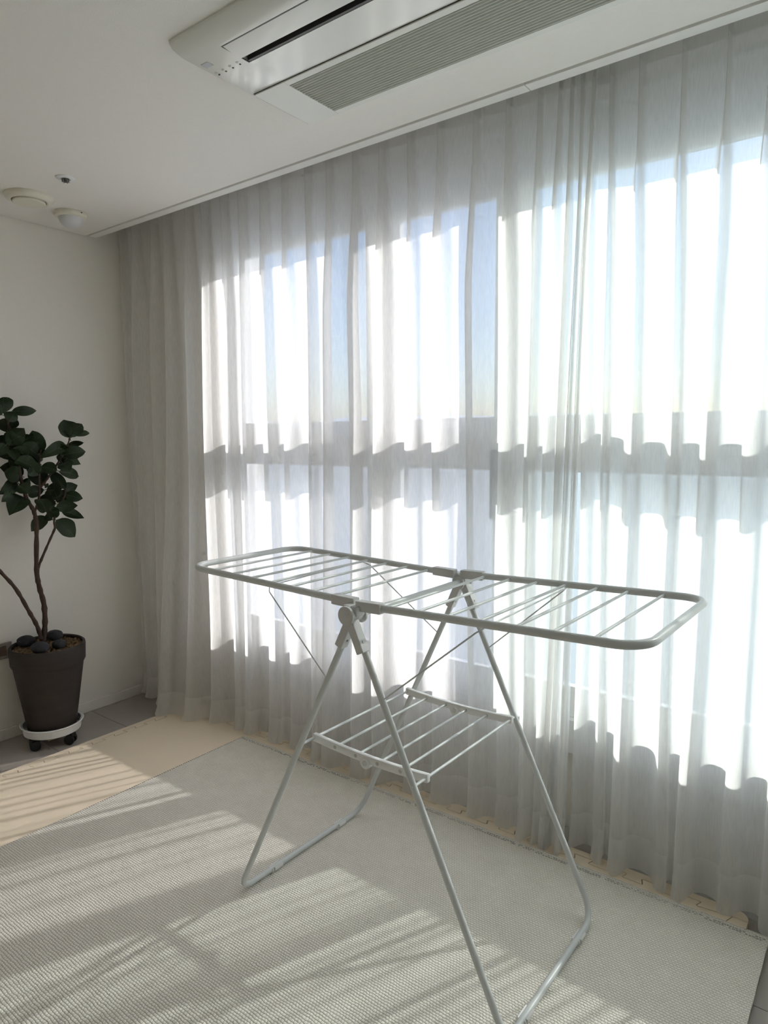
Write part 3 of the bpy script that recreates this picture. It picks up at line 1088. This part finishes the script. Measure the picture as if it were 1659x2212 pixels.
MB().lathe([(0.0505, -0.018), (0.049, -0.028), (0.043, -0.042), (0.034, -0.052), (0.024, -0.058), (0.012, -0.061), (0.0, -0.062)], 44).build('dome', 'dome', ds, smooth=50)
MB().obox((0.064, 0.012, -0.009), (1, 0, 0), (0, 1, 0), (0, 0, 1), 0.006, 0.006, 0.004).build('base_notch', 'slotg', ds)

# ------------------------------------------------------------------ wall outlet behind the pot
wo_ = tag(empty('wall_outlet', (0.0, -1.243, 0.407)), 'dark grey wall outlet half hidden behind the plant pot', 'outlet')
MB().box(0.0002, 0.009, -0.058, 0.040, -0.036, 0.036).build('cover_plate', 'plate', wo_, bevel=0.002)
MB().box(0.009, 0.0105, -0.030, 0.014, -0.022, 0.022).build('socket_face', 'plate2', wo_, bevel=0.001)

# ------------------------------------------------------------------ plant stand, pot, plant
PX, PY = 0.182, -1.128
stand = tag(empty('plant_caddy', (PX, PY, 0.0)), 'white round plant caddy on black casters under the clay pot', 'plant caddy')
MB().lathe([(0.108, 0.050), (0.117, 0.052), (0.121, 0.082), (0.1275, 0.086), (0.130, 0.0895), (0.1275, 0.0925), (0.118, 0.090), (0.114, 0.060), (0.0, 0.057)], 56).build('tray', 'white', stand, smooth=35)
MB().box(-0.035, 0.045, -0.045, 0.030, 0.020, 0.0505).build('centre_block', 'wood', stand, bevel=0.004)
for k in range(4):
    a = math.radians(-72 + 90 * k)
    cx_, cy_ = 0.112 * math.cos(a), 0.112 * math.sin(a)
    cs = MB().cyl((cx_, cy_, 0.036), (cx_, cy_, 0.0505), 0.013, 16).build('caster', 'rubber', stand, smooth=40)
    b = a + 0.9 + k
    dx, dy = math.cos(b), math.sin(b)
    for s_i in (-1, 1):
        c0 = Vector((cx_ + dx * 0.006 * s_i * 0.6 - dy * 0.010, cy_ + dy * 0.006 * s_i * 0.6 + dx * 0.010, 0.0225))
        ex = Vector((dx, dy, 0)) * s_i
        MB().cyl(c0 + ex * 0.002, c0 + ex * 0.016, 0.0222, 22).build('wheel', 'rubber', cs, smooth=40, bevel=0.002)

pot = tag(empty('plant_pot', (PX, PY, 0.060)), 'large charcoal clay flower pot with a thick collar on the white caddy', 'pot')
prof = [(0.094, 0.0015), (0.0985, 0.004), (0.143, 0.294), (0.1465, 0.299), (0.1515, 0.308), (0.1545, 0.374), (0.153, 0.383), (0.148, 0.387), (0.1415, 0.383), (0.140, 0.359), (0.132, 0.347), (0.10, 0.341)]
MB().lathe(prof, 72).build('pot_wall', 'pot', pot, smooth=40)
plant = tag(empty('potted_plant', (PX, PY, 0.408)), 'dark green broad-leaved rubber plant growing in the charcoal pot', 'plant')
porg = tuple(plant.location)
sl = MB()
vs, fs = [(PX, PY, 0.430)], []
nr, na = 8, 40
for i in range(1, nr + 1):
    for k in range(na):
        a = 2 * math.pi * k / na
        r = 0.1395 * i / nr
        vs.append((PX + r * math.cos(a), PY + r * math.sin(a), 0.430 + 0.008 * noise.noise((r * 60 * math.cos(a), r * 60 * math.sin(a), 1))))
for k in range(na):
    fs.append((0, 1 + k, 1 + (k + 1) % na))
for i in range(nr - 1):
    for k in range(na):
        a, b = 1 + i * na + k, 1 + i * na + (k + 1) % na
        fs.append((a, a + na, b + na, b))
sl.add(vs, fs).build('soil', 'soil', plant, origin=porg)
chips = MB()
rc_ = random.Random(3)
for k in range(420):
    a, r = rc_.uniform(0, 6.28), 0.136 * math.sqrt(rc_.random())
    c = Vector((PX + r * math.cos(a), PY + r * math.sin(a), 0.434 + rc_.uniform(-0.002, 0.004)))
    ax = Vector((rc_.uniform(-1, 1), rc_.uniform(-1, 1), rc_.uniform(-.6, .6))).normalized()
    ay = ax.orthogonal().normalized()
    chips.obox(c, ax, ay, ax.cross(ay), rc_.uniform(.007, .013), rc_.uniform(.003, .006), rc_.uniform(.002, .004))
co = chips.build('bark_chips', 'soil', plant, origin=porg)
co['kind'] = 'stuff'
co['label'] = 'brown bark chips covering the soil'
stone_l = ['flattish black stone in the pot nearest the outlet', 'round black stone in the pot behind the stem',
           'black stone at the front of the pot before the stem', 'small black stone in the pot beside the bark chips']
for k, (px, r, lab) in enumerate([((55, 1385), 0.038, 0), ((119, 1371), 0.036, 1), ((85, 1400), 0.037, 2), ((128, 1391), 0.029, 3)]):
    d = ray(px)
    zc = 0.434 + 0.60 * r
    p = EYE + d * ((zc - EYE.z) / d.z)
    dd = Vector((p.x - PX, p.y - PY))
    lim = 0.130 - r
    if dd.length > lim:
        dd = dd.normalized() * lim
    c = (PX + dd.x, PY + dd.y, zc)
    mb = MB()
    pr_ = [(r * math.sin(math.pi * i / 10), -0.66 * r * math.cos(math.pi * i / 10)) for i in range(11)]
    mb.lathe([(max(a, 0.0005), b) for a, b in pr_], 20)
    mb.v = [(c[0] + v[0] * 1.12 * (1 + .12 * noise.noise((v[0] * 40 + k * 3, v[1] * 40, v[2] * 40))), c[1] + v[1] * (1 + .12 * noise.noise((v[1] * 40, v[0] * 40 + k, v[2] * 40))), c[2] + v[2]) for v in mb.v]
    o = mb.build('stone', 'stone', None, smooth=70, origin=(c[0], c[1], c[2] - 0.66 * r))
    tag(o, stone_l[lab], 'stone', 'black stones on the pot soil')

# stems: pixel polylines on planes x = const (the plant stands just in front of the wall)
def stem(pix, r0, r1, nm='stem', xs=None):
    pts = []
    for i, q in enumerate(pix):
        x = PX if xs is None else xs[i]
        pts.append(onx(q, x))
    pts = spline(pts, 5)
    rr_ = [r0 + (r1 - r0) * i / (len(pts) - 1) for i in range(len(pts))]
    rr_ = [q * (1 + 0.14 * math.sin(i * 2.3) + 0.10 * noise.noise((i * 0.9, r0 * 99, 0))) for i, q in enumerate(rr_)]
    return MB().tube(pts, rr_, 10).build(nm, 'bark', plant, smooth=60, origin=porg)


K = 240 / 1475.0
Z = lambda x, y: (x * K, 820 + y * K)
stem([(92, 1390), (97, 1352), (95, 1306), (85, 1268), (79, 1230), (79, 1143), Z(475, 1850), Z(440, 1730), Z(360, 1590), Z(300, 1420), Z(260, 1200), Z(240, 1000), Z(180, 800), Z(110, 600), Z(60, 440)], 0.0125, 0.0045)
stem([(89, 1380), (80, 1352), (61, 1318), (34, 1272), (0, 1234), (-35, 1195), (-60, 1130), (-75, 1040), (-70, 960)], 0.0095, 0.005, 'stem', [PX, PX, PX, PX, PX, PX, PX + .01, PX + .02, PX + .02])
stem([(82, 1232), (86, 1217), (103, 1177), (118, 1143), Z(730, 1960), Z(720, 1850), Z(770, 1720), Z(850, 1560), Z(870, 1450)], 0.0060, 0.0036, 'branch', [PX + .002, PX + .006, PX + .02, PX + .03, PX + .035, PX + .035, PX + .035, PX + .04, PX + .04])
stem([Z(455, 1760), Z(510, 1620), Z(525, 1450), Z(520, 1250), Z(525, 1050), Z(545, 930)], 0.0060, 0.0032, 'branch', [PX, PX + .01, PX + .02, PX + .02, PX + .02, PX + .02])
stem([Z(530, 1440), Z(610, 1340), Z(680, 1240), Z(760, 1120), Z(840, 990), Z(900, 860), Z(930, 770)], 0.0052, 0.0030, 'branch', [PX + .02, PX + .015, PX + .01, PX, PX - .01, PX - .01, PX - .01])

LV = [  # base, tip, width, all in the pixels of one plant close-up
    ((60, 450), (40, 225), 185), ((150, 425), (490, 412), 90), ((95, 705), (150, 500), 190), ((110, 880), (320, 640), 150),
    ((560, 945), (418, 672), 140), ((180, 900), (440, 742), 130), ((880, 865), (548, 1030), 115), ((930, 780), (850, 528), 195),
    ((930, 765), (1085, 582), 150), ((1000, 745), (1195, 700), 62), ((880, 890), (1115, 832), 60), ((850, 1005), (1140, 948), 125),
    ((850, 1025), (988, 1056), 48), ((760, 1205), (540, 1150), 115), ((790, 985), (900, 1140), 130), ((780, 1225), (1060, 1280), 110),
    ((870, 1165), (966, 1122), 60), ((875, 1450), (660, 1208), 105), ((755, 1560), (715, 1350), 145), ((860, 1495), (1022, 1398), 125),
    ((870, 1525), (1098, 1580), 105), ((590, 1465), (358, 1530), 115), ((610, 1750), (500, 1568), 130), ((740, 1705), (1030, 1668), 115),
    ((820, 1735), (1112, 1836), 92), ((610, 1690), (745, 1615), 62), ((700, 1860), (615, 1765), 95), ((635, 1825), (410, 2012), 130),
    ((740, 1865), (1000, 2088), 165), ((605, 1755), (480, 1690), 62), ((220, 1350), (0, 1520), 125), ((145, 1490), (28, 1622), 90),
    ((320, 1555), (128, 1782), 190), ((380, 1185), (602, 1405), 185), ((200, 1065), (530, 1222), 140), ((250, 1200), (0, 1165), 125),
    ((300, 1060), (-10, 1015), 85), ((300, 1150), (492, 1055), 125), ((355, 1045), (178, 900), 150), ((500, 1000), (290, 850), 150),
    ((500, 985), (592, 795), 115), ((120, 900), (275, 690), 150), ((110, 900), (-60, 760), 150), ((100, 960), (-80, 900), 95),
    ((285, 1285), (55, 1220), 150), ((120, 560), (205, 430), 120), ((640, 1420), (600, 1395), 50), ((770, 1560), (900, 1500), 70),
    ((640, 1790), (790, 1730), 110), ((690, 1760), (640, 1690), 90), ((520, 1110), (440, 1160), 70), ((545, 1010), (640, 940), 60),
    # the part of the crown that the frame cuts off
    ((30, 470), (-150, 400), 150), ((20, 600), (-170, 640), 150), ((-60, 760), (-240, 700), 150), ((-50, 960), (-260, 980), 150),
    ((-440, 900), (-620, 780), 150), ((-430, 880), (-300, 700), 160), ((-440, 960), (-650, 1000), 150), ((-440, 1050), (-260, 1120), 150),
    ((-450, 1200), (-640, 1300), 150), ((-440, 1300), (-250, 1400), 150), ((-430, 860), (-470, 640), 170), ((-420, 1500), (-580, 1600), 130)]
rl = random.Random(21)


def leaf(base, tip, wpx):
    xb = PX + rl.uniform(-0.045, 0.05)
    xt = min(0.36, max(0.035, xb + rl.uniform(-0.05, 0.06)))
    B, T = onx(Z(*base), xb), onx(Z(*tip), xt)
    ax = T - B
    L = ax.length
    ax.normalize()
    view = (B - EYE).normalized()
    wd = ax.cross(view)
    wd.normalize()
    wd = Matrix.Rotation(rl.uniform(-0.5, 0.5), 3, ax) @ wd
    nn = wd.cross(ax)
    if nn.z < 0:
        nn = -nn
    px2m = (B - EYE).length * K / F
    W = 0.5 * wpx * px2m * 1.32
    curl = rl.uniform(0.06, 0.18) * L
    fold = rl.uniform(0.15, 0.40)
    n = 11
    vs, fs, mid = [], [], []
    for i in range(n + 1):
        t = i / n
        w = W * (math.sin(math.pi * min(1, t ** 0.85)) ** 0.72) * (1.0 if t < 0.86 else 1 - 0.35 * (t - 0.86) / 0.14)
        w = max(w, 0.0006)
        c = B + ax * (L * t) + nn * (curl * math.sin(math.pi * t) - 0.55 * curl * t * t)
        mid.append(c)
        for q in (-1, -0.55, 0, 0.55, 1):
            rip = 0.06 * W * math.sin(t * 14 + q * 2 + base[0])
            vs.append(c + wd * (w * q) + nn * (abs(q) * w * fold + rip * abs(q)))
    for i in range(n):
        for k in range(4):
            a = i * 5 + k
            fs.append((a, a + 1, a + 6, a + 5))
    for v in vs:
        v.x = max(v.x, 0.022)
    me = bpy.data.meshes.new('leaf')
    me.from_pydata([tuple(v - Vector(porg)) for v in vs], [], fs)
    me.materials.append(M['leaf'])
    for p in me.polygons:
        p.use_smooth = True
    o = bpy.data.objects.new('leaf', me)
    col.objects.link(o)
    o.parent = plant
    MB().tube([mid[0] - ax * 0.012] + mid, [0.0013] * 2 + [0.0013 - 0.0009 * i / n for i in range(1, n + 1)], 5).build('midrib', 'rib', o, smooth=60, origin=porg)


for (cx_, cy_, rad, cnt) in ((120, 860, 170, 9), (330, 1120, 170, 8), (830, 1060, 120, 6), (760, 1640, 130, 6), (250, 1380, 120, 3), (-430, 1000, 200, 8)):
    for k in range(cnt):
        a_ = rl.uniform(0, 6.28)
        r_ = rad * math.sqrt(rl.random())
        bx_, by_ = cx_ + 0.5 * r_ * math.cos(a_), cy_ + 0.5 * r_ * math.sin(a_)
        a2 = a_ + rl.uniform(-0.9, 0.9)
        ln_ = rl.uniform(150, 250)
        LV.append(((bx_, by_), (bx_ + ln_ * math.cos(a2), by_ + 0.8 * ln_ * math.sin(a2)), rl.uniform(90, 150)))
for b_, t_, w_ in LV:
    leaf(b_, t_, w_)
